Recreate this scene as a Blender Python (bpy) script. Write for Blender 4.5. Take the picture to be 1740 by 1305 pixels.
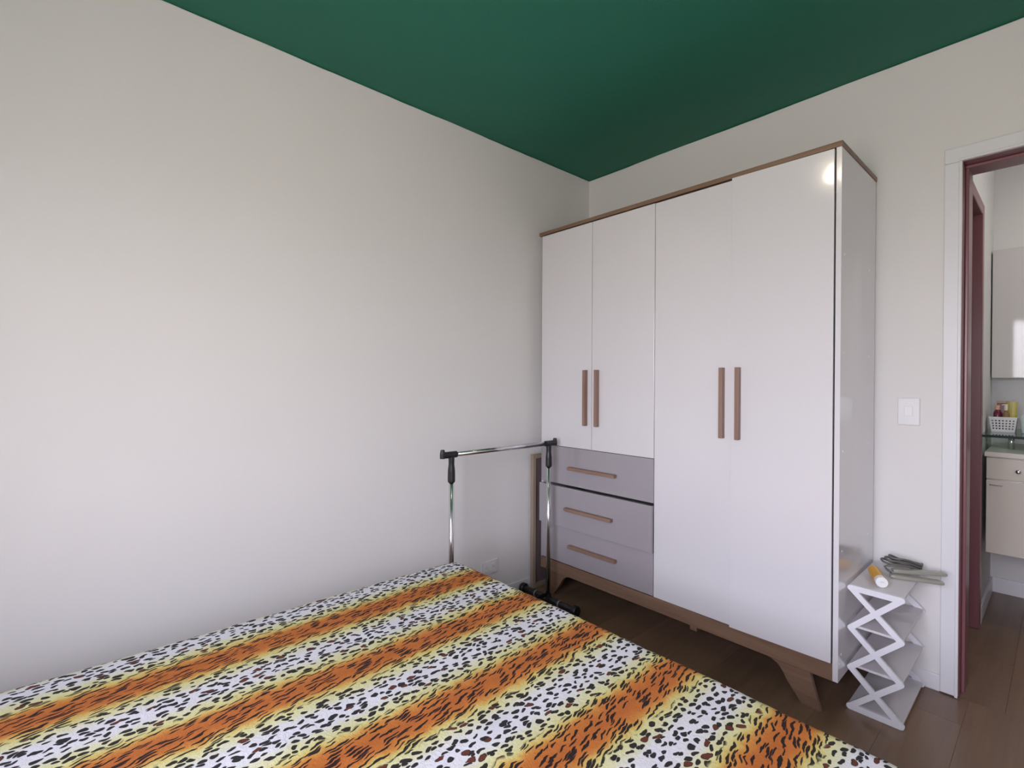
import bpy, bmesh, math, random
from mathutils import Vector, Matrix, noise
random.seed(7)
for o in list(bpy.data.objects): bpy.data.objects.remove(o)
S = bpy.context.scene
C = S.collection
PI = math.pi

# ------------------------------------------------------------------ camera
cam = bpy.data.cameras.new('camera')
cam.sensor_fit = 'HORIZONTAL'; cam.sensor_width = 36.0
cam.lens = 36.0 * 843.2248 / 1740.0
cam.clip_start = 0.02
co = bpy.data.objects.new('camera', cam); C.objects.link(co)
co.location = (0, 0, 1.237)
co.rotation_euler = (Matrix.Rotation(0.8394, 3, 'Z') @ Matrix.Rotation(PI/2 - 0.006, 3, 'X') @ Matrix.Rotation(0.0042, 3, 'Z')).to_euler()
S.camera = co

# ------------------------------------------------------------------ world: hazy daylight sky above, pale ground below
SKY = 22.5
w = bpy.data.worlds.new('sky'); S.world = w; w.use_nodes = True
nt = w.node_tree; nt.nodes.clear()
out = nt.nodes.new('ShaderNodeOutputWorld'); bg = nt.nodes.new('ShaderNodeBackground')
tc = nt.nodes.new('ShaderNodeTexCoord'); sp = nt.nodes.new('ShaderNodeSeparateXYZ')
mr = nt.nodes.new('ShaderNodeMapRange'); mr.inputs[1].default_value = -1; mr.inputs[2].default_value = 1
cr = nt.nodes.new('ShaderNodeValToRGB')
e = cr.color_ramp.elements
e[0].position = 0.0; e[0].color = (0.40, 0.37, 0.35, 1)
e[1].position = 1.0; e[1].color = (1.22, 1.24, 1.70, 1)
k = e.new(0.47); k.color = (0.50, 0.46, 0.44, 1)
k = e.new(0.53); k.color = (0.92, 0.885, 1.00, 1)
nt.links.new(tc.outputs['Generated'], sp.inputs[0]); nt.links.new(sp.outputs[2], mr.inputs[0])
nt.links.new(mr.outputs[0], cr.inputs[0]); nt.links.new(cr.outputs[0], bg.inputs[0])
bg.inputs[1].default_value = SKY
nt.links.new(bg.outputs[0], out.inputs[0])

# window opening (rear wall): a portal guides the sky light through it
WX0, WX1, WZ0, WZ1 = -0.80, 0.56, 0.80, 2.08
YR = -1.05
L = bpy.data.lights.new('window_portal', 'AREA'); L.shape = 'RECTANGLE'
L.size = WX1 - WX0; L.size_y = WZ1 - WZ0; L.cycles.is_portal = True
lo = bpy.data.objects.new('window_portal', L); C.objects.link(lo)
lo.location = ((WX0+WX1)/2, YR-0.075, (WZ0+WZ1)/2); lo.rotation_euler = (PI/2, 0, 0)

S.view_settings.view_transform = 'Standard'; S.view_settings.look = 'None'
S.view_settings.gamma = 1.0; S.view_settings.use_curve_mapping = False
S.view_settings.exposure = -0.08
BULB = 46.0        # bedroom bulb emission
HALL_FILL = 34.0         # emission of the unseen lamp added to light the hall

# ------------------------------------------------------------------ node helper
class G:
    def __init__(s, name):
        s.m = bpy.data.materials.new(name); s.m.use_nodes = True
        s.t = s.m.node_tree; s.t.nodes.clear()
        s.o = s.t.nodes.new('ShaderNodeOutputMaterial')
    def n(s, ty, **kw):
        x = s.t.nodes.new(ty)
        for k, v in kw.items(): setattr(x, k, v)
        return x
    def put(s, sock, v):
        if v is None: return
        if isinstance(v, bpy.types.NodeSocket): s.t.links.new(v, sock)
        else: sock.default_value = v
    def math(s, op, a, b=None, c=None, clamp=False):
        x = s.n('ShaderNodeMath', operation=op); x.use_clamp = clamp
        s.put(x.inputs[0], a); s.put(x.inputs[1], b); s.put(x.inputs[2], c)
        return x.outputs[0]
    def mix(s, f, a, b):
        x = s.n('ShaderNodeMix', data_type='RGBA')
        s.put(x.inputs[0], f); s.put(x.inputs[6], a); s.put(x.inputs[7], b)
        return x.outputs[2]
    def smooth(s, v, a, b):
        x = s.n('ShaderNodeMapRange', interpolation_type='SMOOTHSTEP')
        s.put(x.inputs[0], v); s.put(x.inputs[1], a); s.put(x.inputs[2], b)
        return x.outputs[0]
    def ramp(s, f, els):
        x = s.n('ShaderNodeValToRGB'); s.put(x.inputs[0], f)
        e = x.color_ramp.elements
        e[0].position, e[0].color = els[0][0], (*els[0][1], 1)
        e[1].position, e[1].color = els[-1][0], (*els[-1][1], 1)
        for p, c in els[1:-1]:
            k = e.new(p); k.color = (*c, 1)
        return x.outputs[0]
    def noise(s, vec, scale, detail=2, rough=.5):
        x = s.n('ShaderNodeTexNoise'); s.put(x.inputs['Vector'], vec)
        x.inputs['Scale'].default_value = scale; x.inputs['Detail'].default_value = detail
        x.inputs['Roughness'].default_value = rough
        return x.outputs[0]
    def map(s, vec, scale=(1,1,1), rot=(0,0,0), loc=(0,0,0)):
        x = s.n('ShaderNodeMapping'); s.put(x.inputs[0], vec)
        x.inputs['Scale'].default_value = scale; x.inputs['Rotation'].default_value = rot
        x.inputs['Location'].default_value = loc
        return x.outputs[0]
    def bump(s, h, strength, dist):
        x = s.n('ShaderNodeBump'); s.put(x.inputs['Height'], h)
        x.inputs['Strength'].default_value = strength; x.inputs['Distance'].default_value = dist
        return x.outputs[0]
    def bsdf(s, col, rough=.5, metal=0, normal=None, coat=0, coatr=.03, sheen=0, spec=.5, emit=None, es=0):
        b = s.n('ShaderNodeBsdfPrincipled')
        if isinstance(col, tuple): col = (*col[:3], 1)
        s.put(b.inputs['Base Color'], col); s.put(b.inputs['Roughness'], rough)
        b.inputs['Metallic'].default_value = metal
        b.inputs['Specular IOR Level'].default_value = spec
        b.inputs['Coat Weight'].default_value = coat; b.inputs['Coat Roughness'].default_value = coatr
        b.inputs['Sheen Weight'].default_value = sheen
        if normal is not None: s.put(b.inputs['Normal'], normal)
        if emit: b.inputs['Emission Color'].default_value = (*emit, 1); b.inputs['Emission Strength'].default_value = es
        s.t.links.new(b.outputs[0], s.o.inputs[0])
        return s.m
    def coord(s, which='Object'):
        return s.n('ShaderNodeTexCoord').outputs[which]
M = {}
def simple(name, col, rough=.5, **kw): M[name] = G(name).bsdf(col, rough, **kw)
def paint(name, col, scale=60, strength=.08, rough=.75, var=.03):
    g = G(name); c = g.coord()
    n1 = g.noise(c, 1.3, 3); n2 = g.noise(c, scale, 4, .6)
    lo = tuple(x*(1-var) for x in col); hi = tuple(x*(1+var) for x in col)
    M[name] = g.bsdf(g.mix(n1, (*lo,1), (*hi,1)), rough, normal=g.bump(n2, strength, .004), spec=.3)
paint('wall_paint', (.775, .752, .735))
paint('hall_paint', (.70, .69, .68))
paint('green_paint', (.018, .158, .103), 170, .45, .55, .06)
paint('white_trim', (.78, .77, .79), 40, .03, .35, .01)
def wood(name, a, b, axis, rough=.42, sc=1.0, coat=0, var=0.0):
    g = G(name); c = g.coord()
    s = [38*sc]*3; s[axis] = 2.2*sc
    oi = g.n('ShaderNodeObjectInfo')
    ad = g.n('ShaderNodeVectorMath', operation='ADD'); g.put(ad.inputs[0], g.map(c, tuple(s)))
    sc2 = g.n('ShaderNodeVectorMath', operation='SCALE'); cb = g.n('ShaderNodeCombineXYZ')
    for i in range(3): g.put(cb.inputs[i], oi.outputs['Random'])
    g.put(sc2.inputs[0], cb.outputs[0]); sc2.inputs['Scale'].default_value = 31.0
    g.put(ad.inputs[1], sc2.outputs[0])
    v = ad.outputs[0]
    n1 = g.noise(v, .55, 5, .65); n2 = g.noise(v, 2.5, 3, .6)
    f = g.math('ADD', g.math('MULTIPLY', n1, .75), g.math('MULTIPLY', n2, .25))
    col = g.ramp(f, [(.3, a), (.5, tuple((x+y)/2 for x, y in zip(a, b))), (.68, b)])
    if var:
        hs = g.n('ShaderNodeHueSaturation'); g.put(hs.inputs['Color'], col)
        g.put(hs.inputs['Value'], g.math('ADD', 1-var, g.math('MULTIPLY', oi.outputs['Random'], 2*var)))
        col = hs.outputs[0]
    M[name] = g.bsdf(col, rough, normal=g.bump(f, .12, .002), coat=coat, coatr=.25)
wood('walnut_x', (.150, .085, .054), (.285, .175, .115), 0)
wood('walnut_y', (.150, .085, .054), (.285, .175, .115), 1)
wood('walnut_z', (.150, .085, .054), (.285, .175, .115), 2)
wood('handle_x', (.215, .125, .092), (.33, .205, .155), 0, .45, 1.5)
wood('handle_z', (.215, .125, .092), (.33, .205, .155), 2, .45, 1.5)
wood('pale_wood_z', (.27, .20, .15), (.38, .30, .23), 2, .55)
wood('pale_wood_y', (.27, .20, .15), (.38, .30, .23), 1, .55)
wood('floor_wood', (.165, .098, .061), (.25, .152, .097), 1, .36, .8, coat=.15, var=.10)
wood('mahogany_z', (.185, .066, .076), (.225, .086, .098), 2, .35, 1, coat=.2)
wood('mahogany_x', (.185, .066, .076), (.225, .086, .098), 0, .35, 1, coat=.2)
wood('mahogany_dark', (.105, .028, .031), (.15, .045, .048), 2, .30, 1, coat=.3)
simple('lacquer', (.725, .70, .725), .16, coat=.6, coatr=.06)
simple('lacquer_grey', (.36, .33, .355), .22, coat=.35, coatr=.1)
simple('dark_inside', (.05, .045, .05), .7)
simple('chrome', (.72, .72, .74), .17, metal=1)
simple('black_plastic', (.012, .011, .012), .38)
simple('grey_plastic', (.30, .30, .31), .4)
simple('white_plastic', (.78, .77, .78), .3)
simple('white_button', (.84, .83, .83), .25)
simple('rack_white', (.80, .79, .84), .28)
simple('rack_shelf', (.66, .63, .65), .33)
simple('mauve_board', (.16, .115, .12), .5)
simple('mattress_fabric', (.62, .60, .58), .9)
simple('base_fabric', (.08, .07, .07), .9)
simple('iron_grey', (.30, .29, .25), .28, coat=.3)
simple('cord_grey', (.13, .125, .11), .35)
simple('yellow_plastic', (.74, .36, .006), .3)
simple('cream_lacquer', (.66, .61, .53), .18, coat=.5)
simple('gloss_white', (.60, .58, .57), .05, spec=.34)
simple('stone_top', (.66, .62, .54), .25)
simple('basket_white', (.74, .74, .75), .4)
simple('wine_red', (.13, .012, .035), .2, coat=.4)
simple('peach_cap', (.62, .34, .26), .35)
simple('cream_cap', (.72, .62, .50), .4)
simple('brown_bottle', (.26, .15, .06), .25, coat=.3)
simple('olive_box', (.42, .36, .06), .4)
simple('basin', (.66, .80, .76), .12, coat=.6)
simple('outside_alu', (.70, .70, .70), .35)
simple('bulb_glow', (1, 1, 1), .4, emit=(1.0, .84, .66), es=BULB)
simple('hall_fill_glow', (1, 1, 1), .4, emit=(1.0, .97, .93), es=HALL_FILL)
def thin_glass(name, tint):
    g = G(name)
    lw = g.n('ShaderNodeLayerWeight'); lw.inputs[0].default_value = .5
    fac = g.math('MULTIPLY_ADD', g.math('POWER', lw.outputs['Facing'], 5.0), .90, .04)
    tr = g.n('ShaderNodeBsdfTransparent'); tr.inputs[0].default_value = (*tint, 1)
    gl = g.n('ShaderNodeBsdfGlossy'); gl.inputs['Roughness'].default_value = .02
    mx = g.n('ShaderNodeMixShader')
    g.t.links.new(fac, mx.inputs[0]); g.t.links.new(tr.outputs[0], mx.inputs[1]); g.t.links.new(gl.outputs[0], mx.inputs[2])
    g.t.links.new(mx.outputs[0], g.o.inputs[0]); M[name] = g.m
thin_glass('window_glass', (.97, .98, .97))
thin_glass('shelf_glass', (.72, .82, .78))
simple('glass_edge', (.012, .03, .027), .5, spec=.2)

def bedspread_material():
    g = G('animal_print_plush')
    uv = g.n('ShaderNodeUVMap').outputs[0]
    nz = g.n('ShaderNodeTexNoise'); g.put(nz.inputs['Vector'], uv)
    nz.inputs['Scale'].default_value = 28; nz.inputs['Detail'].default_value = 2
    def distort(amount):
        a = g.n('ShaderNodeVectorMath', operation='SUBTRACT'); g.put(a.inputs[0], nz.outputs['Color']); a.inputs[1].default_value = (.5, .5, .5)
        b = g.n('ShaderNodeVectorMath', operation='SCALE'); g.put(b.inputs[0], a.outputs[0]); b.inputs['Scale'].default_value = amount
        c = g.n('ShaderNodeVectorMath', operation='ADD'); g.put(c.inputs[0], uv); g.put(c.inputs[1], b.outputs[0])
        return c.outputs[0]
    s0 = g.n('ShaderNodeSeparateXYZ'); g.put(s0.inputs[0], distort(.035))
    P = .275
    fr = g.math('FRACT', g.math('ADD', g.math('DIVIDE', g.math('ADD', s0.outputs[0], .935), P), 20.5))
    sd = g.math('SUBTRACT', fr, .5)                      # signed, 0 in the middle of the orange band
    d = g.math('MULTIPLY', g.math('ABSOLUTE', sd), 2)
    base = g.ramp(d, [(0, (.49, .135, .026)), (.20, (.56, .17, .032)), (.31, (.63, .28, .06)), (.40, (.68, .50, .15)),
                      (.50, (.71, .65, .30)), (.66, (.73, .69, .46)), (.80, (.75, .72, .72)), (1, (.76, .735, .79))])
    # spots
    def vor(vec, rnd=.9):
        v = g.n('ShaderNodeTexVoronoi', voronoi_dimensions='2D', feature='F1')
        g.put(v.inputs['Vector'], vec); v.inputs['Scale'].default_value = 1; v.inputs['Randomness'].default_value = rnd
        sc = g.n('ShaderNodeSeparateColor'); g.put(sc.inputs[0], v.outputs['Color'])
        return v.outputs['Distance'], sc.outputs[0], sc.outputs[1]
    ds, r1, r2 = vor(g.map(distort(.026), (70, 37, 1), (0, 0, .14)))
    big = g.math('GREATER_THAN', r2, .925)
    thr = g.math('ADD', g.math('ADD', .25, g.math('MULTIPLY', r1, .17)), g.math('MULTIPLY', big, .10))
    spot = g.smooth(g.math('SUBTRACT', thr, ds), -.03, .05)
    core = g.math('MULTIPLY', big, g.smooth(g.math('SUBTRACT', g.math('MULTIPLY', thr, .80), ds), -.03, .05))
    # tiger strokes, fanned outwards from the middle of each orange band
    st = g.n('ShaderNodeSeparateXYZ'); g.put(st.inputs[0], distort(.020))
    cb = g.n('ShaderNodeCombineXYZ')
    slant = g.math('MULTIPLY', g.math('ABSOLUTE', sd), P*.5)
    g.put(cb.inputs[0], g.math('MULTIPLY', g.math('ADD', st.outputs[0], g.math('MULTIPLY', st.outputs[1], .22)), 118))
    g.put(cb.inputs[1], g.math('MULTIPLY', g.math('ADD', st.outputs[1], slant), 19))
    dt, t1, t2 = vor(cb.outputs[0], 1.0)
    strk = g.smooth(g.math('SUBTRACT', g.math('ADD', .22, g.math('MULTIPLY', t1, .19)), dt), -.03, .05)
    inb = g.math('SUBTRACT', 1, g.smooth(d, .46, .52))
    dark = g.math('ADD', g.math('MULTIPLY', spot, g.math('SUBTRACT', 1, inb)), g.math('MULTIPLY', strk, inb))
    col = g.mix(g.math('MULTIPLY', dark, .98), base, (.010, .007, .008, 1))
    col = g.mix(g.math('MULTIPLY', g.math('MULTIPLY', core, g.math('SUBTRACT', 1, inb)), .9), col, (.15, .035, .018, 1))
    f1 = g.noise(uv, 420, 3, .7); f2 = g.noise(uv, 130, 2)
    col = g.mix(g.math('MULTIPLY', f1, .035), col, (.30, .26, .22, 1))
    M['bedspread'] = g.bsdf(col, .95, normal=g.bump(g.math('ADD', f1, f2), .55, .004), sheen=.03, spec=.1)
bedspread_material()

# ------------------------------------------------------------------ geometry helpers
WO = {}
def box(bm, x0, x1, y0, y1, z0, z1):
    v = [bm.verts.new((x, y, z)) for z in (z0, z1) for y in (y0, y1) for x in (x0, x1)]
    for f in ((0,2,3,1), (4,5,7,6), (0,1,5,4), (2,6,7,3), (0,4,6,2), (1,3,7,5)): bm.faces.new([v[i] for i in f])
def frame_of(d):
    d = d.normalized(); a = Vector((0,0,1)) if abs(d.z) < .95 else Vector((1,0,0))
    u = d.cross(a).normalized(); return u, d.cross(u).normalized()
def sweep(bm, pts, rad, seg=12, caps=True):
    pts = [Vector(p) for p in pts]; rs = rad if isinstance(rad, (list, tuple)) else [rad]*len(pts)
    rings = []; up = None
    for i, p in enumerate(pts):
        d = (pts[min(i+1, len(pts)-1)] - pts[max(i-1, 0)]).normalized()
        if up is None: u, v = frame_of(d)
        else:
            u = (up - d*up.dot(d)).normalized(); v = d.cross(u)
        up = u
        rings.append([bm.verts.new(p + (u*math.cos(t)+v*math.sin(t))*rs[i]) for t in (2*PI*k/seg for k in range(seg))])
    for a, b in zip(rings, rings[1:]):
        for k in range(seg):
            bm.faces.new((a[k], a[(k+1)%seg], b[(k+1)%seg], b[k]))
    if caps:
        bm.faces.new(rings[0][::-1]); bm.faces.new(rings[-1])
def lathe(bm, prof, c=(0,0,0), axis=(0,0,1), seg=20):
    ax = Vector(axis).normalized()
    prof = [(max(r, 1e-4), h) for r, h in prof]
    u, v = frame_of(ax); c = Vector(c)
    rings = [[bm.verts.new(c + ax*h + (u*math.cos(2*PI*k/seg)+v*math.sin(2*PI*k/seg))*r) for k in range(seg)] for r, h in prof]
    for a, b in zip(rings, rings[1:]):
        for k in range(seg): bm.faces.new((a[k], a[(k+1)%seg], b[(k+1)%seg], b[k]))
    bm.faces.new(rings[0][::-1]); bm.faces.new(rings[-1])
def prism_xz(bm, pts, y0, y1):
    a = [bm.verts.new((x, y0, z)) for x, z in pts]; b = [bm.verts.new((x, y1, z)) for x, z in pts]
    n = len(pts)
    bm.faces.new(a); bm.faces.new(b[::-1])
    for i in range(n): bm.faces.new((a[i], b[i], b[(i+1)%n], a[(i+1)%n]))
def stadium_xz(bm, p, q, wd, y0, y1, n=6):
    (x0, z0), (x1, z1) = p, q
    a = math.atan2(z1-z0, x1-x0); pts = []
    for k in range(n+1): t = a - PI/2 + PI*k/n; pts.append((x1+wd/2*math.cos(t), z1+wd/2*math.sin(t)))
    for k in range(n+1): t = a + PI/2 + PI*k/n; pts.append((x0+wd/2*math.cos(t), z0+wd/2*math.sin(t)))
    prism_xz(bm, pts, y0, y1)
def empty(name, loc):
    o = bpy.data.objects.new(name, None); C.objects.link(o); o.empty_display_size = .05
    o.location = loc; WO[o.name] = Vector(loc); return o
def obj(name, bm, mat, parent=None, bevel=0, smooth=False, origin=None, seg=2):
    bmesh.ops.recalc_face_normals(bm, faces=bm.faces)
    xs = [v.co for v in bm.verts]
    if origin is None:
        lo = Vector((min(p.x for p in xs), min(p.y for p in xs), min(p.z for p in xs)))
        hi = Vector((max(p.x for p in xs), max(p.y for p in xs), max(p.z for p in xs)))
        origin = Vector(((lo.x+hi.x)/2, (lo.y+hi.y)/2, lo.z))
    origin = Vector(origin)
    bmesh.ops.translate(bm, verts=bm.verts, vec=-origin)
    me = bpy.data.meshes.new(name); bm.to_mesh(me); bm.free()
    if smooth:
        for p in me.polygons: p.use_smooth = True
    o = bpy.data.objects.new(name, me); C.objects.link(o)
    me.materials.append(M[mat] if isinstance(mat, str) else mat)
    if parent:
        o.parent = parent; o.location = origin - WO[parent.name]
    else: o.location = origin
    WO[o.name] = origin
    if bevel:
        b = o.modifiers.new('bevel', 'BEVEL'); b.width = bevel; b.segments = seg; b.limit_method = 'ANGLE'; b.angle_limit = math.radians(40)
    return o
def boxobj(name, dims, mat, parent=None, bevel=0, **kw):
    bm = bmesh.new(); box(bm, *dims); return obj(name, bm, mat, parent, bevel, **kw)
def tag(o, label, cat, group=None):
    o['label'] = label; o['category'] = cat
    if group: o['group'] = group
    return o
def thing(name, loc, label, cat, group=None): return tag(empty(name, loc), label, cat, group)
def struct(o, label=None):
    o['kind'] = 'structure'
    if label: o['label'] = label
    return o

# ------------------------------------------------------------------ room shell
XL, XRW, YB, YB2, H = -2.140, 0.62, 2.609, 2.760, 2.579
DX0, DX1, DZ = -0.270, 0.490, 2.10            # doorway
HX, HY, HXR = -0.290, 4.10, 1.25              # hall: left wall, end wall, right wall
def wall_with_hole(bm, x0, x1, y0, y1, z0, z1, hx0, hx1, hz0, hz1):
    box(bm, x0, hx0, y0, y1, z0, z1); box(bm, hx1, x1, y0, y1, z0, z1)
    box(bm, hx0, hx1, y0, y1, hz1, z1)
    if hz0 > z0: box(bm, hx0, hx1, y0, y1, z0, hz0)
struct(boxobj('wall_left', (XL-.15, XL, YR-.15, YB2, -.05, H), 'wall_paint'), 'smooth off-white side wall beside the bed')
bm = bmesh.new(); wall_with_hole(bm, XL, HXR, YB, YB2, -.05, H, DX0-.025, DX1+.025, -.05, DZ+.025)
struct(obj('wall_back', bm, 'wall_paint'), 'off-white wall behind the wardrobe with a doorway')
bm = bmesh.new(); wall_with_hole(bm, XL, XRW+.15, YR-.07, YR, -.05, H, WX0, WX1, WZ0, WZ1)
struct(obj('wall_front', bm, 'wall_paint'), 'off-white wall with the window, behind the viewer')
struct(boxobj('wall_right', (XRW, XRW+.15, YR, YB, -.05, H), 'wall_paint'), 'off-white wall to the right of the doorway')
ce = struct(boxobj('ceiling', (XL-.15, XRW+.15, YR-.15, YB2, H, H+.12), 'green_paint'), 'dark green painted ceiling')
# the green paint laps unevenly onto the walls
bm = bmesh.new()
def lap(p0, p1, nrm, n):
    pa = None
    for i in range(n+1):
        p = Vector(p0).lerp(Vector(p1), i/n)
        dz = .0035 + .0035*noise.noise(Vector((p.x*2.3, p.y*2.3, 4.0))) + .0016*noise.noise(Vector((p.x*11, p.y*11, 9.0)))
        q = [bm.verts.new((p.x, p.y, H+.001)), bm.verts.new((p.x+nrm[0]*.0012, p.y+nrm[1]*.0012, H-max(dz, .0006)))]
        if pa: bm.faces.new((pa[0], q[0], q[1], pa[1]))
        pa = q
lap((XL, YR, 0), (XL, YB, 0), (1, 0), 150); lap((XL, YB, 0), (XRW, YB, 0), (0, -1), 120)
obj('paint_edge', bm, 'green_paint', ce)

fl = struct(boxobj('floor', (XL, XRW, YR, YB, -.06, -.012), 'floor_wood'), 'dark brown wood laminate floor of the bedroom')
hf = struct(boxobj('floor_hall', (HX-.1, HXR, YB, HY, -.06, -.012), 'floor_wood'), 'dark brown wood laminate floor beyond the doorway')
def planks(parent, x0, x1, y0, y1, wd=.19, ln=1.25, seed=1):
    rnd = random.Random(seed); x = x0
    while x < x1 - .005:
        xe = min(x+wd, x1); y = y0 - rnd.random()*ln
        while y < y1 - .005:
            a, b = max(y, y0), min(y+ln, y1)
            if b - a > .01: boxobj('plank', (x+.0002, xe-.0002, a+.0002, b-.0002, -.012, 0), 'floor_wood', parent, .0005, seg=1)
            y += ln
        x = xe
planks(fl, XL, XRW, YR, YB, seed=3)
planks(hf, HX-.04, HXR, YB, HY, seed=5)

# hall shell
HDY0, HDY1, HDZ = 2.80, 3.405, 2.08
bm = bmesh.new()
box(bm, HX-.12, HX, HDY1+.03, HY+.12, -.05, H); box(bm, HX-.12, HX, YB2, YB2+.012, -.05, H); box(bm, HX-.12, HX, YB2+.012, HDY1+.03, HDZ+.03, H)
box(bm, HX-.14, HX-.12, YB2, HY+.12, -.05, H)
struct(obj('wall_hall_left', bm, 'hall_paint'), 'short white wall beyond the doorway with a dark red door')
struct(boxobj('wall_hall_end', (HX, HXR+.12, HY, HY+.12, -.05, H), 'hall_paint'), 'white wall behind the washbasin cabinet')
struct(boxobj('wall_hall_right', (HXR, HXR+.12, YB, HY, -.05, H), 'hall_paint'))
struct(boxobj('ceiling_hall', (HX-.14, HXR+.12, YB2, HY+.12, H, H+.12), 'hall_paint'))
# baseboards
struct(boxobj('baseboard_left', (XL, XL+.010, YR, YB, 0, .064), 'white_trim', bevel=.003))
struct(boxobj('baseboard_back', (XL+.010, DX0-.056, YB-.010, YB, 0, .066), 'white_trim', bevel=.003))
bm = bmesh.new(); box(bm, HX, HXR, HY-.012, HY, 0, .088)
struct(obj('baseboard_hall_end', bm, 'white_trim', bevel=.003))
struct(boxobj('baseboard_hall_left', (HX, HX+.012, 3.475, HY-.012, 0, .088), 'white_trim', bevel=.003))

# doorway: white casing on the room side, dark red frame in the opening
d1 = struct(empty('door_1', (DX0, YB, 0)), 'doorway with a white casing and a dark red wooden frame')
for nm, x0, x1 in (('casing', DX0-.056, DX0-.002), ('casing', DX1+.002, DX1+.056)):
    c = boxobj(nm, (x0, x1, YB-.013, YB, .004, DZ+.002), 'white_trim', d1, .003)
    s0 = DX0-.012 if x0 < 0 else DX1+.002
    boxobj('casing_bead', (s0, s0+.010, YB-.019, YB-.013, .002, DZ+.002), 'white_trim', c, .002)
c = boxobj('casing', (DX0-.056, DX1+.056, YB-.013, YB, DZ+.0025, DZ+.060), 'white_trim', d1, .003)
boxobj('casing_bead', (DX0-.012, DX1+.012, YB-.019, YB-.013, DZ+.0025, DZ+.012), 'white_trim', c, .002)
for sx, x in ((1, DX0), (-1, DX1)):
    a, b = sorted((x-sx*.025, x)); j = boxobj('jamb', (a, b, YB-.004, YB2+.008, 0, DZ), 'mahogany_z', d1, .003)
    a, b = sorted((x, x+sx*.012)); boxobj('door_stop', (a, b, YB+.050, YB2+.008, 0, DZ-.012), 'mahogany_z', j, .003)
j = boxobj('head_jamb', (DX0-.025, DX1+.025, YB-.004, YB2+.008, DZ, DZ+.025), 'mahogany_x', d1, .003)
boxobj('door_stop', (DX0, DX1, YB+.050, YB2+.008, DZ-.012, DZ), 'mahogany_x', j, .003)

# dark red door in the hall's left wall
d2 = struct(empty('door_2', (HX, 3.1, 0)), 'closed dark red door with a dark red frame in the hall')
boxobj('jamb', (HX-.12, HX+.012, HDY1, HDY1+.062, 0, HDZ+.055), 'mahogany_z', d2, .004)
boxobj('jamb', (HX-.12, HX+.012, YB2+.010, HDY0, 0, HDZ+.055), 'mahogany_z', d2, .004)
boxobj('head_jamb', (HX-.12, HX+.012, HDY0, HDY1, HDZ, HDZ+.055), 'mahogany_x', d2, .004)
lf = boxobj('leaf', (HX-.075, HX-.040, HDY0+.003, HDY1-.003, .006, HDZ-.003), 'mahogany_dark', d2, .003)
bm = bmesh.new(); sweep(bm, [(HX-.040, 2.87, 1.02), (HX-.005, 2.87, 1.02), (HX+.002, 2.885, 1.02), (HX+.002, 2.97, 1.02)], .008, 10)
obj('lever_handle', bm, 'chrome', lf, smooth=True)

# window behind the viewer
w1 = struct(empty('window_1', ((WX0+WX1)/2, YR, WZ0)), 'aluminium sliding window with two panes')
bm = bmesh.new(); t = .03
box(bm, WX0, WX0+t, YR-.055, YR-.004, WZ0, WZ1); box(bm, WX1-t, WX1, YR-.055, YR-.004, WZ0, WZ1)
box(bm, WX0+t, WX1-t, YR-.055, YR-.004, WZ0, WZ0+t); box(bm, WX0+t, WX1-t, YR-.055, YR-.004, WZ1-t, WZ1)
obj('window_frame', bm, 'outside_alu', w1, .002)
xm = (WX0+WX1)/2
for a, b, y in ((WX0+t, xm+.014, YR-.028), (xm-.014, WX1-t, YR-.050)):
    bm = bmesh.new(); s = .026; z0, z1 = WZ0+t, WZ1-t
    box(bm, a, a+s, y, y+.018, z0, z1); box(bm, b-s, b, y, y+.018, z0, z1)
    box(bm, a+s, b-s, y, y+.018, z0, z0+s); box(bm, a+s, b-s, y, y+.018, z1-s, z1)
    sa = obj('sash', bm, 'outside_alu', w1, .002)
    boxobj('pane', (a+s, b-s, y+.007, y+.011, z0+s, z1-s), 'window_glass', sa)

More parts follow.
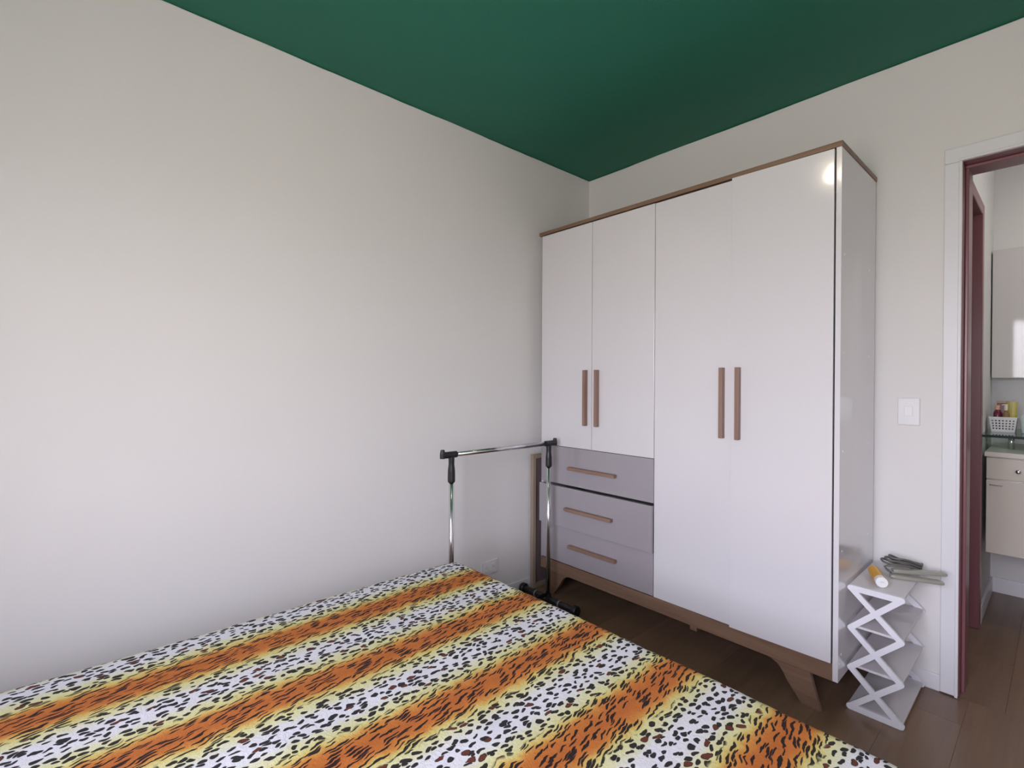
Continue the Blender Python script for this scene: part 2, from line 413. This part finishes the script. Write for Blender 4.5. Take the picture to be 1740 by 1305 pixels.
# ------------------------------------------------------------------ bed
BX0, BX1, BY0, BY1, BZ = -1.690, -0.110, -0.740, 1.212, 0.500
bed = thing('bed', ((BX0+BX1)/2, (BY0+BY1)/2, 0), 'double bed under an orange and white animal-print bedspread', 'bed')
boxobj('bed_base', (BX0+.025, BX1-.025, BY0+.02, BY1-.025, .10, .285), 'base_fabric', bed, .02)
boxobj('mattress', (BX0+.016, BX1-.016, BY0+.012, BY1-.016, .286, BZ-.012), 'mattress_fabric', bed, .035, seg=4)
for x in (BX0+.10, BX1-.10):
    for y in (BY0+.10, BY1-.12):
        bm = bmesh.new(); lathe(bm, [(.020, 0), (.026, .10)], (x, y, 0)); obj('leg', bm, 'black_plastic', bed, smooth=False)
def bedspread():
    bm = bmesh.new(); uvl = bm.loops.layers.uv.new('UVMap')
    cx, cy = (BX0+BX1)/2, (BY0+BY1)/2; hx, hy = (BX1-BX0)/2, (BY1-BY0)/2
    r, drop, R = .035, .26, .075
    def prof(s, h):      # unfolded coordinate -> (plan offset, drop)
        a = abs(s); f = h - r; sg = 1 if s >= 0 else -1
        if a <= f: return s, 0.0
        q = a - f
        if q <= r*PI/2: return sg*(f + r*math.sin(q/r)), r*(1-math.cos(q/r))
        return sg*h, r + (q - r*PI/2)
    def coords(h, n):
        f = h - r; c = [-f + 2*f*i/n for i in range(n+1)]
        e_ = [f + r*PI/2*k/5 for k in range(1, 6)] + [f + r*PI/2 + drop*k/9 for k in range(1, 10)]
        return [-v for v in e_[::-1]] + c + e_
    us, vs = coords(hx, 110), coords(hy, 130)
    bump_c = Vector((-1.27, 1.02, 0))
    grid = []
    for v in vs:
        row = []
        for u in us:
            px, zx = prof(u, hx); py, zy = prof(v, hy)
            ax, ay = abs(px)-(hx-R), abs(py)-(hy-R)
            if ax > 0 and ay > 0:
                a, b = min(ax/R, 1), min(ay/R, 1)
                a2, b2 = a*math.sqrt(1-b*b/2), b*math.sqrt(1-a*a/2)
                px = math.copysign(hx-R+a2*R, px); py = math.copysign(hy-R+b2*R, py)
            x, y = cx+px, cy+py; dz = max(zx, zy)
            z = BZ - dz
            k = max(0, 1 - dz/.02)
            z += (.0045*noise.noise(Vector((x*2.6, y*2.1, 1))) + .0022*noise.noise(Vector((x*9, y*7, 5))) + .0010*noise.noise(Vector((x*45, y*45, 2))))*(.3+.7*k)
            dd = Vector((x, y, 0)) - bump_c
            z += .010*math.exp(-((dd.x/.022)**2 + (dd.y/.045)**2))
            if dz > r:      # gentle folds in the hanging sides
                wv = .010*min(1, (dz-r)/.15)*math.sin((x*17 if zy > zx else y*15) + 2*noise.noise(Vector((x*2, y*2, 0))))
                if zy > zx: y += math.copysign(abs(wv)+.001, py)
                else: x += math.copysign(abs(wv)+.001, px)
            wob = .0030*noise.noise(Vector((u*60, v*60, 8)))
            row.append((bm.verts.new((x+wob, y+wob, z)), (u+cx, v+cy)))
        grid.append(row)
    for j in range(len(vs)-1):
        for i in range(len(us)-1):
            q = [grid[j][i], grid[j][i+1], grid[j+1][i+1], grid[j+1][i]]
            f = bm.faces.new([a[0] for a in q])
            for lp, a in zip(f.loops, q): lp[uvl].uv = a[1]
    o = obj('bedspread', bm, 'bedspread', smooth=True)
    m = o.modifiers.new('thickness', 'SOLIDIFY'); m.thickness = .006; m.offset = -1
    return o
tag(bedspread(), 'plush bedspread with orange tiger stripes and black spots on white', 'bedspread')

# ------------------------------------------------------------------ wardrobe
WXL, WXR, YF, WYB = -2.101, -0.549, 2.104, 2.590
ZR, ZD, ZE, ZT = .132, .199, 2.094, 2.120      # rail bottom, door bottom, door top, top board top
wd = thing('wardrobe', ((WXL+WXR)/2, (YF+WYB)/2, 0), 'white four-door wardrobe with grey drawers and walnut wood trim', 'wardrobe')
PT = .018
boxobj('side_panel', (WXL, WXL+PT, YF+.022, WYB, ZR, ZE+.006), 'lacquer', wd, .001)
sp_ = boxobj('side_panel', (WXR-PT, WXR, YF+.002, WYB, ZR, ZE+.006), 'lacquer', wd, .001)
for y, z in ((2.147, 1.711), (2.142, 1.346), (2.142, .981), (2.142, .610), (2.142, .226), (2.118, .198), (2.495, 1.706), (2.498, 1.346), (2.498, .983), (2.505, .601)):
    bm = bmesh.new(); lathe(bm, [(.0042, 0), (.0042, .0008), (.003, .0013)], (WXR, y, z), (1, 0, 0), 10); obj('screw_cap', bm, 'white_button', sp_)
tb = boxobj('top_board', (WXL-.002, WXR+.003, YF-.002, WYB+.006, ZE+.006, ZT), 'walnut_x', wd, .0012)
boxobj('back_panel', (WXL+PT, WXR-PT, WYB-.004, WYB-.001, ZD, ZE), 'dark_inside', wd)
boxobj('bottom_panel', (WXL+PT, WXR-PT, YF+.022, WYB-.005, ZD-.004, ZD+.012), 'dark_inside', wd)
XM = -1.319
boxobj('divider', (XM-.009, XM+.009, YF+.022, WYB-.005, ZD+.012, ZE+.004), 'dark_inside', wd)
boxobj('inner_shelf', (WXL+PT, XM-.009, YF+.030, WYB-.005, .865, .880), 'dark_inside', wd)
# base rail with the two splayed front legs cut from the same wood
boxobj('base_rail', (WXL+PT, WXR-PT, YF+.001, YF+.019, ZR, ZD-.003), 'walnut_x', wd, .001)
def front_leg(sg):
    # outline in mirrored x measured from the centre line
    cx = (WXL+WXR)/2
    pts = [(.684, ZR-.001), (.721, 0), (.655, 0)]
    inner_top = .556; k = 6; fil = []
    p0, p1, p2 = Vector((.600, .072)), Vector((.576, ZR-.003)), Vector((.530, ZR-.001))
    for i in range(k+1):
        t = i/k; q = p0*(1-t)**2 + p1*2*t*(1-t) + p2*t*t; fil.append((q.x, q.y))
    pts += fil
    pts = [(cx + sg*x, z) for x, z in pts]
    bm = bmesh.new(); prism_xz(bm, pts, YF+.001, YF+.021); return obj('leg', bm, 'walnut_x', wd, .001)
front_leg(1); front_leg(-1)
for x in (WXL+.10, WXR-.10):
    bm = bmesh.new(); prism_xz(bm, [(x-.04, ZR), (x+.04, ZR), (x+.03, 0), (x-.03, 0)], WYB-.06, WYB-.04); obj('leg', bm, 'walnut_x', wd, .001)
boxobj('middle_bracket', (-1.146, -1.112, YF+.030, YF+.060, .098, ZD-.004), 'walnut_x', wd, .002)
def vhandle(parent, x, yf, z0=.996, z1=1.298):
    return boxobj('handle', (x-.0085, x+.0085, yf-.026, yf, z0, z1), 'handle_z', parent, .0016)
def door(x0, x1, z0, z1, hx, rot=0, push=0):
    bm = bmesh.new(); box(bm, x0+.0017, x1-.0017, YF, YF+.018, z0, z1)
    o = obj('door', bm, 'lacquer', wd, .0012)
    vhandle(o, hx, YF)
    return o
xs = [WXL+PT+.002, -1.702, XM, -.946, WXR-PT-.002]
door(xs[0], xs[1], .866, ZE, -1.7385)
door(xs[1], xs[2], .866, ZE, -1.6600)
door(xs[2], xs[3], ZD, ZE-.002, -.9840)
rd = door(xs[3], xs[4], ZD-.002, ZE+.003, -.9100)
# the rightmost door stands very slightly open on its right-hand hinges
a = math.radians(1.5); hinge = Vector((xs[4], YF+.004, WO[rd.name].z))
rel = WO[rd.name] - hinge
rot = Matrix.Rotation(a, 3, 'Z') @ rel
rd.location = (hinge + rot + Vector((-.001, -.003, 0))) - WO[wd.name]; rd.rotation_euler = (0, 0, a)
def drawer(z0, z1, pull, hx0, hx1, hz, x0=xs[0], x1=xs[2], lab=None):
    y = YF - pull
    bm = bmesh.new(); box(bm, x0+.0012, x1-.0015, y, y+.018, z0, z1)
    bx0, bx1, by1 = x0+.02, x1-.025, y+.40
    box(bm, bx0, bx0+.012, y+.018, by1, z0+.02, z1-.05); box(bm, bx1-.012, bx1, y+.018, by1, z0+.02, z1-.05)
    box(bm, bx0+.012, bx1-.012, by1-.012, by1, z0+.02, z1-.05); box(bm, bx0+.012, bx1-.012, y+.018, by1-.012, z0+.02, z0+.026)
    o = obj('drawer', bm, 'lacquer_grey', wd, .001)
    boxobj('handle', (hx0, hx1, y-.026, y, hz-.0085, hz+.0085), 'handle_x', o, .0016)
    return o
drawer(.6500, .8635, 0, -1.856, -1.536, .749)
o = drawer(.4110, .6385, .016, -1.866, -1.546, .522); o['label'] = 'middle drawer standing slightly open'
drawer(ZD+.003, .4085, 0, -1.851, -1.531, .312)

# ------------------------------------------------------------------ garment rack
RX, RY0, RY1, RZ = -1.905, 1.333, 1.985, .893
rk = thing('garment_rack', (RX, (RY0+RY1)/2, 0), 'chrome garment rack with black plastic joints between bed and wardrobe', 'rack')
bm = bmesh.new(); sweep(bm, [(RX, RY0+.015, RZ), (RX, RY1-.015, RZ)], .0115, 16); obj('rail', bm, 'chrome', rk, smooth=True)
for y, sg in ((RY0, -1), (RY1, 1)):
    bm = bmesh.new(); sweep(bm, [(RX, y, .040), (RX, y, RZ-.10)], .0125, 16); obj('post', bm, 'chrome', rk, smooth=True)
    bm = bmesh.new(); sweep(bm, [(RX, y, RZ-.128), (RX, y, RZ-.118), (RX, y, RZ-.075), (RX, y, RZ-.045), (RX, y, RZ-.005)], [.0168, .0178, .0170, .0136, .0146], 16); obj('grip', bm, 'black_plastic', rk, smooth=False, bevel=.001)
    bm = bmesh.new(); sweep(bm, [(RX, y-sg*.028, RZ), (RX, y+sg*.052, RZ)], .0155, 16)
    sweep(bm, [(RX, y+sg*.049, RZ-.014), (RX, y+sg*.049, RZ+.008), (RX, y+sg*.050, RZ+.026)], [.013, .013, .009], 14)
    obj('end_joint', bm, 'black_plastic', rk, bevel=.001)
    bm = bmesh.new(); sweep(bm, [(RX-.195, y, .030), (RX+.195, y, .030)], .0175, 16); ft = obj('foot', bm, 'black_plastic', rk, smooth=False)
    for x in (RX-.197, RX+.197):
        bm = bmesh.new(); lathe(bm, [(.026, -.014), (.0295, -.008), (.0295, .008), (.026, .014)], (x, y, .0298), (1, 0, 0), 18); obj('foot_cap', bm, 'black_plastic', ft, smooth=False)
    for x in (RX-.095, RX+.085):
        bm = bmesh.new(); lathe(bm, [(.0186, -.004), (.0186, .004)], (x, y, .030), (1, 0, 0), 18); obj('foot_ring', bm, 'grey_plastic', ft)
    bm = bmesh.new(); sweep(bm, [(RX, y, .025), (RX, y, .060)], [.021, .017], 16); obj('post_socket', bm, 'black_plastic', rk)
bm = bmesh.new(); sweep(bm, [(RX, RY0+.015, .060), (RX, RY1-.015, .060)], .009, 12); obj('lower_bar', bm, 'black_plastic', rk, smooth=True)

# framed board standing in the gap left of the wardrobe
FX0, FX1, FY0, FY1, FZ = -2.128, -2.106, 2.062, 2.560, .800
fb = thing('framed_board', ((FX0+FX1)/2, (FY0+FY1)/2, 0), 'pale wood framed board standing between the wall and the wardrobe', 'board')
boxobj('frame_stile', (FX0, FX1, FY0, FY0+.026, 0, FZ), 'pale_wood_z', fb, .002)
boxobj('frame_stile', (FX0, FX1, FY1-.026, FY1, 0, FZ), 'pale_wood_z', fb, .002)
boxobj('frame_rail', (FX0, FX1, FY0+.026, FY1-.026, FZ-.026, FZ), 'pale_wood_y', fb, .002)
boxobj('frame_rail', (FX0, FX1, FY0+.026, FY1-.026, 0, .026), 'pale_wood_y', fb, .002)
boxobj('board', (FX0+.003, FX0+.010, FY0+.026, FY1-.026, .026, FZ-.026), 'mauve_board', fb)

# ------------------------------------------------------------------ wall plates
sw = thing('light_switch', (-.433, YB, 1.06), 'white single light switch plate on the wall beside the doorway', 'light switch')
boxobj('plate', (-.470, -.396, YB-.009, YB, 1.060, 1.174), 'white_plastic', sw, .004, seg=3)
rk2 = boxobj('rocker', (-.4465, -.4195, YB-.0125, YB-.009, 1.099, 1.139), 'white_button', sw, .0012)
so = thing('power_outlet', (XL, 1.752, .160), 'white power outlet plate low on the wall behind the bed', 'outlet')
boxobj('plate', (XL, XL+.008, 1.694, 1.812, .160, .236), 'white_plastic', so, .003)
for y in (1.730, 1.775):
    pl = boxobj('socket_insert', (XL+.008, XL+.0105, y-.016, y+.016, .178, .218), 'white_button', so, .001)
    for dy, dz in ((-.006, 0), (.006, 0), (0, .008)):
        bm = bmesh.new(); lathe(bm, [(.0018, 0), (.0018, .0006)], (XL+.0105, y+dy, .197+dz), (1, 0, 0), 8); obj('socket_hole', bm, 'black_plastic', pl)

# ------------------------------------------------------------------ shoe rack
SX0, SX1, SY0, SY1 = -.5450, -.373, 2.206, 2.592
nz_ = [.461, .310, .160, .012]
sr = thing('shoe_rack', ((SX0+SX1)/2, (SY0+SY1)/2, 0), 'white shoe rack with zigzag sides standing against the wardrobe', 'shoe rack')
for y0 in (SY0, SY1-.011):
    bm = bmesh.new(); y1 = y0+.011
    A = [(SX0+.009, z) for z in nz_]; B = [(SX1-.009, z) for z in nz_]
    stadium_xz(bm, A[0], B[0], .021, y0, y1); stadium_xz(bm, A[3], B[3], .023, y0, y1)
    for i in range(3):
        stadium_xz(bm, A[i], B[i+1], .0195, y0+.0002, y1-.0002); stadium_xz(bm, B[i], A[i+1], .0195, y0+.0004, y1-.0004)
    obj('side_frame', bm, 'rack_white', sr)
for z in nz_:
    boxobj('shelf', (SX0+.003, SX1-.003, SY0+.011, SY1-.011, z+.001, z+.010), 'rack_shelf', sr, .0012)
TOPZ = nz_[0] + .010

# hair straightener with its cord bundled in loops, on top of the rack
hs = thing('hair_straightener', (-.40, 2.47, TOPZ), 'grey hair straightener with bundled cord lying on the shoe rack', 'hair straightener')
def arm(p, q, w0, w1, h, zb0, zb1, name, mat):
    p, q = Vector(p), Vector(q); d = (q-p).normalized(); s = Vector((-d.y, d.x)); bm = bmesh.new(); rings = []
    for t, ww, zb, hh in ((0, w0*.8, zb0+.002, h*.7), (.08, w0, zb0, h), (.55, (w0+w1)/2, (zb0+zb1)/2, h*.95), (.93, w1, zb1, h*.9), (1, w1*.85, zb1+.002, h*.6)):
        c = p.lerp(q, t)
        prof = [(-.5, .15), (-.42, 0), (.42, 0), (.5, .15), (.5, .8), (.36, 1), (-.36, 1), (-.5, .8)]
        rings.append([bm.verts.new((c.x+s.x*a*ww, c.y+s.y*a*ww, zb+b*hh)) for a, b in prof])
    for a, b in zip(rings, rings[1:]):
        for k in range(8): bm.faces.new((a[k], a[(k+1)%8], b[(k+1)%8], b[k]))
    bm.faces.new(rings[0]); bm.faces.new(rings[-1][::-1])
    return obj(name, bm, mat, hs, .0015)
arm((-.455, 2.412), (-.302, 2.475), .030, .030, .015, TOPZ, TOPZ, 'lower_arm', 'iron_grey')
arm((-.452, 2.436), (-.300, 2.520), .030, .028, .015, TOPZ+.0155, TOPZ+.022, 'upper_arm', 'iron_grey')
bm = bmesh.new()
pts = []
for k in range(0, 3*28+1):
    t = 2*PI*k/28; n = k/28
    a = .070 - .006*n; b = .026 + .010*math.sin(n*2.1)
    c = Vector((-.440 + .006*n, 2.505 + .006*n))
    dx, dy = .86, .50
    u = a*math.cos(t); v = b*math.sin(t)
    z = TOPZ + .026 + .009*n - .012*math.cos(t) + .004*math.sin(3*t)
    pts.append((c.x + dx*u - dy*v, c.y + dy*u + dx*v, z))
pts = [(-.455, 2.425, TOPZ+.016), (-.470, 2.440, TOPZ+.020), (-.480, 2.450, TOPZ+.026), (-.470, 2.445, TOPZ+.034), (-.400, 2.480, TOPZ+.038)] + pts
sweep(bm, pts, .0040, 8); obj('cord', bm, 'cord_grey', hs, smooth=True)

# yellow cylinder with white cap
yb = thing('yellow_bottle', (-.476, 2.335, TOPZ), 'small yellow bottle with a white cap lying on the shoe rack', 'bottle')
p0, p1 = Vector((-.508, 2.400, TOPZ+.0200)), Vector((-.450, 2.262, TOPZ+.0200))
ax = (p1-p0).normalized(); ln = (p1-p0).length
bm = bmesh.new(); lathe(bm, [(.011, 0), (.0180, .010), (.0195, .018), (.0195, ln-.026)], p0, ax, 24); obj('bottle_body', bm, 'yellow_plastic', yb, smooth=False, bevel=.001)
bm = bmesh.new(); lathe(bm, [(.0199, ln-.0255), (.0199, ln-.003), (.0185, ln)], p0, ax, 24); cp = obj('cap', bm, 'white_button', yb, bevel=.0008)
bm = bmesh.new()
u = Vector((ax.y, -ax.x, 0)).normalized()
for i, (du, dv, l_) in enumerate(((-.0045, .001, .004), (0, .002, .004), (.0045, .0015, .004))):
    c = p0 + ax*(ln+.0004) + u*du + Vector((0, 0, dv)); sweep(bm, [c - Vector((0, 0, l_/2)) - u*.001, c + Vector((0, 0, l_/2)) + u*.001], .0007, 6)
obj('cap_mark', bm, 'grey_plastic', cp)
bm = bmesh.new(); lathe(bm, [(.004, -.020), (.005, -.004), (.006, 0.001)], p0, ax, 12); obj('tip', bm, 'chrome', yb)

# ------------------------------------------------------------------ hall: washbasin unit
VX0, VX1, VY, VZ0, VZ1 = -.266, .55, 3.50, .372, .862
va = thing('washbasin_cabinet', ((VX0+VX1)/2, (VY+HY)/2, VZ0), 'cream wall-hung washbasin cabinet seen through the doorway', 'cabinet')
boxobj('cabinet_body', (VX0, VX1, VY+.020, HY-.013, VZ0, VZ1), 'cream_lacquer', va, .002)
dr = boxobj('drawer_front', (VX0, VX0+.40, VY, VY+.018, .750, VZ1-.004), 'cream_lacquer', va, .004, seg=3)
bm = bmesh.new(); lathe(bm, [(.005, 0), (.005, .012), (.011, .018), (.011, .024), (.007, .028)], (-.150, VY, .800), (0, -1, 0), 16); obj('knob', bm, 'chrome', dr, smooth=True)
boxobj('drawer_front', (VX0+.404, VX1, VY, VY+.018, .750, VZ1-.004), 'cream_lacquer', va, .004, seg=3)
for a, b in ((VX0, VX0+.40), (VX0+.404, VX1)):
    dd = boxobj('cabinet_door', (a, b, VY, VY+.018, VZ0, .745), 'cream_lacquer', va, .004, seg=3)
    boxobj('finger_pull', (a+.012, a+.060, VY-.004, VY, .716, .722), 'chrome', dd, .001)
wt = tag(boxobj('stone_counter', (VX0-.006, VX1, VY-.012, HY-.013, VZ1+.0005, .888), 'stone_top', bevel=.003), 'pale stone counter on top of the cream washbasin cabinet', 'counter')
gs = thing('glass_shelf', (.10, 3.78, .888), 'clear glass shelf on a chrome post above the washbasin counter', 'shelf')
pane = boxobj('glass_plate', (HX+.002, VX1, 3.48, HY-.014, .962, .974), 'shelf_glass', gs)
boxobj('polished_edge', (HX+.002, VX1, 3.476, 3.480, .962, .974), 'glass_edge', pane, .001)
for x in (-.187, .45):
    bm = bmesh.new(); sweep(bm, [(x, 3.72, .888), (x, 3.72, .962)], .012, 16); obj('post', bm, 'chrome', gs, smooth=True)
bs = tag(boxobj('basin_block', (-.158, .24, 3.66, 4.02, .9745, 1.065), 'basin', bevel=.02, seg=3), 'pale green vessel basin at the frame edge on the glass shelf', 'basin')
# scoop the basin out so that it is a bowl
bm = bmesh.new()
def rr(x0, x1, y0, y1, z, rad, n=5):
    out_ = []
    for cx_, cy_, a0 in ((x1-rad, y1-rad, 0), (x0+rad, y1-rad, PI/2), (x0+rad, y0+rad, PI), (x1-rad, y0+rad, 3*PI/2)):
        for k in range(n+1): t_ = a0 + PI/2*k/n; out_.append(bm.verts.new((cx_+rad*math.cos(t_), cy_+rad*math.sin(t_), z)))
    return out_
loops = [rr(-.150, .232, 3.668, 4.012, .9745, .05), rr(-.158, .24, 3.66, 4.02, 1.065, .05), rr(-.150, .232, 3.668, 4.012, 1.065, .045), rr(-.12, .20, 3.70, 3.98, .990, .04)]
for a, b in zip(loops, loops[1:]):
    n = len(a)
    for k in range(n): bm.faces.new((a[k], a[(k+1)%n], b[(k+1)%n], b[k]))
bm.faces.new(loops[0][::-1]); bm.faces.new(loops[-1])
bmesh.ops.recalc_face_normals(bm, faces=bm.faces); bmesh.ops.translate(bm, verts=bm.verts, vec=-WO[bs.name])
bm.to_mesh(bs.data); bm.free(); bs.name = 'vessel_basin'

# white perforated basket with toiletries
def basket():
    bt = thing('basket', (-.221, 3.79, .9745), 'small white perforated basket of toiletries on the glass shelf', 'basket')
    z0, z1 = .9745, 1.052
    bot = [(-.265, 3.745), (-.177, 3.745), (-.177, 3.835), (-.265, 3.835)]
    top = [(-.274, 3.737), (-.168, 3.737), (-.168, 3.843), (-.274, 3.843)]
    bm = bmesh.new(); nu, nv = 15, 11
    for s in range(4):
        b0, b1, t0, t1 = (Vector(bot[s]), Vector(bot[(s+1)%4]), Vector(top[s]), Vector(top[(s+1)%4]))
        g_ = [[bm.verts.new((*(b0.lerp(b1, i/nu)).lerp(t0.lerp(t1, i/nu), j/nv), z0+(z1-z0)*j/nv)) for i in range(nu+1)] for j in range(nv+1)]
        for j in range(nv):
            for i in range(nu):
                if i % 2 == 1 and j in (2, 4, 6, 8) and 0 < i < nu-1: continue
                bm.faces.new((g_[j][i], g_[j][i+1], g_[j+1][i+1], g_[j+1][i]))
    bm.faces.new([bm.verts.new((*p, z0)) for p in bot])
    bmesh.ops.remove_doubles(bm, verts=bm.verts, dist=.0002)
    o = obj('basket_wall', bm, 'basket_white', bt); m = o.modifiers.new('thickness', 'SOLIDIFY'); m.thickness = .0018; m.offset = 1
    bm = bmesh.new(); sweep(bm, [(*p, z1) for p in top+top[:1]], .0028, 8); obj('rim', bm, 'basket_white', bt)
basket()
ZB = .9775
b1 = thing('toiletry_bottle', (-.245, 3.785, ZB), 'dark wine-red bottle with a peach cap in the white basket', 'bottle', 'toiletries in the basket')
bm = bmesh.new(); lathe(bm, [(.016, 0), (.0175, .004), (.0175, .095), (.012, .110), (.008, .114)], (-.245, 3.785, ZB)); obj('bottle_body', bm, 'wine_red', b1, smooth=True)
bm = bmesh.new(); lathe(bm, [(.011, .114), (.011, .134), (.0095, .138)], (-.245, 3.785, ZB)); obj('cap', bm, 'peach_cap', b1)
b2 = thing('toiletry_bottle', (-.212, 3.775, ZB), 'brown bottle with a cream pump cap in the white basket', 'bottle', 'toiletries in the basket')
bm = bmesh.new(); lathe(bm, [(.012, 0), (.0135, .004), (.0135, .092), (.007, .104), (.006, .112)], (-.212, 3.775, ZB)); obj('bottle_body', bm, 'brown_bottle', b2, smooth=True)
bm = bmesh.new(); lathe(bm, [(.008, .112), (.0085, .124), (.0075, .146)], (-.212, 3.775, ZB)); sweep(bm, [(-.212, 3.775, ZB+.143), (-.225, 3.765, ZB+.141)], .003, 8); obj('pump_cap', bm, 'cream_cap', b2)
b3 = thing('toiletry_tube', (-.187, 3.805, ZB), 'tall olive-yellow tube standing in the white basket', 'tube', 'toiletries in the basket')
bm = bmesh.new()
for sgn, ww, z in ((0, .0, 0),):
    ra = [bm.verts.new((-.187+.0145*math.cos(2*PI*k/16), 3.800+.0145*math.sin(2*PI*k/16), ZB+.03)) for k in range(16)]
    rb = [bm.verts.new((-.190+.022*math.cos(2*PI*k/16), 3.800+.004*math.sin(2*PI*k/16), ZB+.158)) for k in range(16)]
    for k in range(16): bm.faces.new((ra[k], ra[(k+1)%16], rb[(k+1)%16], rb[k]))
    bm.faces.new(ra[::-1]); bm.faces.new(rb)
obj('tube_body', bm, 'olive_box', b3, smooth=False)
bm = bmesh.new(); lathe(bm, [(.0135, 0), (.0145, .004), (.0145, .0295)], (-.187, 3.800, ZB)); obj('cap', bm, 'olive_box', b3)
b4 = thing('toiletry_box', (-.232, 3.820, ZB), 'dark red-brown box at the back of the white basket', 'box', 'toiletries in the basket')
boxobj('box_body', (-.250, -.200, 3.812, 3.832, ZB, ZB+.148), 'wine_red', b4, .002)
boxobj('box_lid', (-.251, -.199, 3.811, 3.833, ZB+.148, ZB+.160), 'brown_bottle', b4, .001)

# white gloss wall cabinet above
wc = thing('wall_cabinet', (.1, 4.03, 1.266), 'glossy white wall cabinet above the washbasin reflecting the window', 'cabinet')
boxobj('cabinet_body', (HX+.006, .60, 3.998, HY, 1.266, 2.000), 'gloss_white', wc, .002)
for a, b in ((HX+.006, .155), (.158, .60)):
    boxobj('cabinet_door', (a, b, 3.978, 3.996, 1.266, 2.000), 'gloss_white', wc, .003)

# ------------------------------------------------------------------ lamps
LX, LY = -.86, .80
cl = thing('ceiling_lamp', (LX, LY, H), 'bare lit bulb in a white socket on the green ceiling', 'lamp')
bm = bmesh.new(); lathe(bm, [(.055, 0), (.055, -.012), (.030, -.020), (.024, -.022), (.022, -.050)], (LX, LY, H), (0, 0, 1), 28); obj('socket', bm, 'white_plastic', cl)
bm = bmesh.new(); lathe(bm, [(.016, -.050), (.020, -.062), (.040, -.090), (.046, -.112), (.040, -.136), (.022, -.152), (.002, -.157)], (LX, LY, H), (0, 0, 1), 24); obj('bulb', bm, 'bulb_glow', cl, smooth=True)
hl = thing('hall_fill_lamp', (.62, 3.3, H), 'round ceiling lamp added out of view to light the hall', 'lamp')  # invented fixture, out of view, added to brighten the hall
bm = bmesh.new(); lathe(bm, [(.15, 0), (.15, -.02)], (.62, 3.3, H), (0, 0, 1), 32); obj('lamp_base', bm, 'white_plastic', hl)
bm = bmesh.new(); lathe(bm, [(.14, -.02), (.135, -.05), (.09, -.075), (.01, -.085)], (.62, 3.3, H), (0, 0, 1), 32); obj('lamp_shade', bm, 'hall_fill_glow', hl, smooth=True)
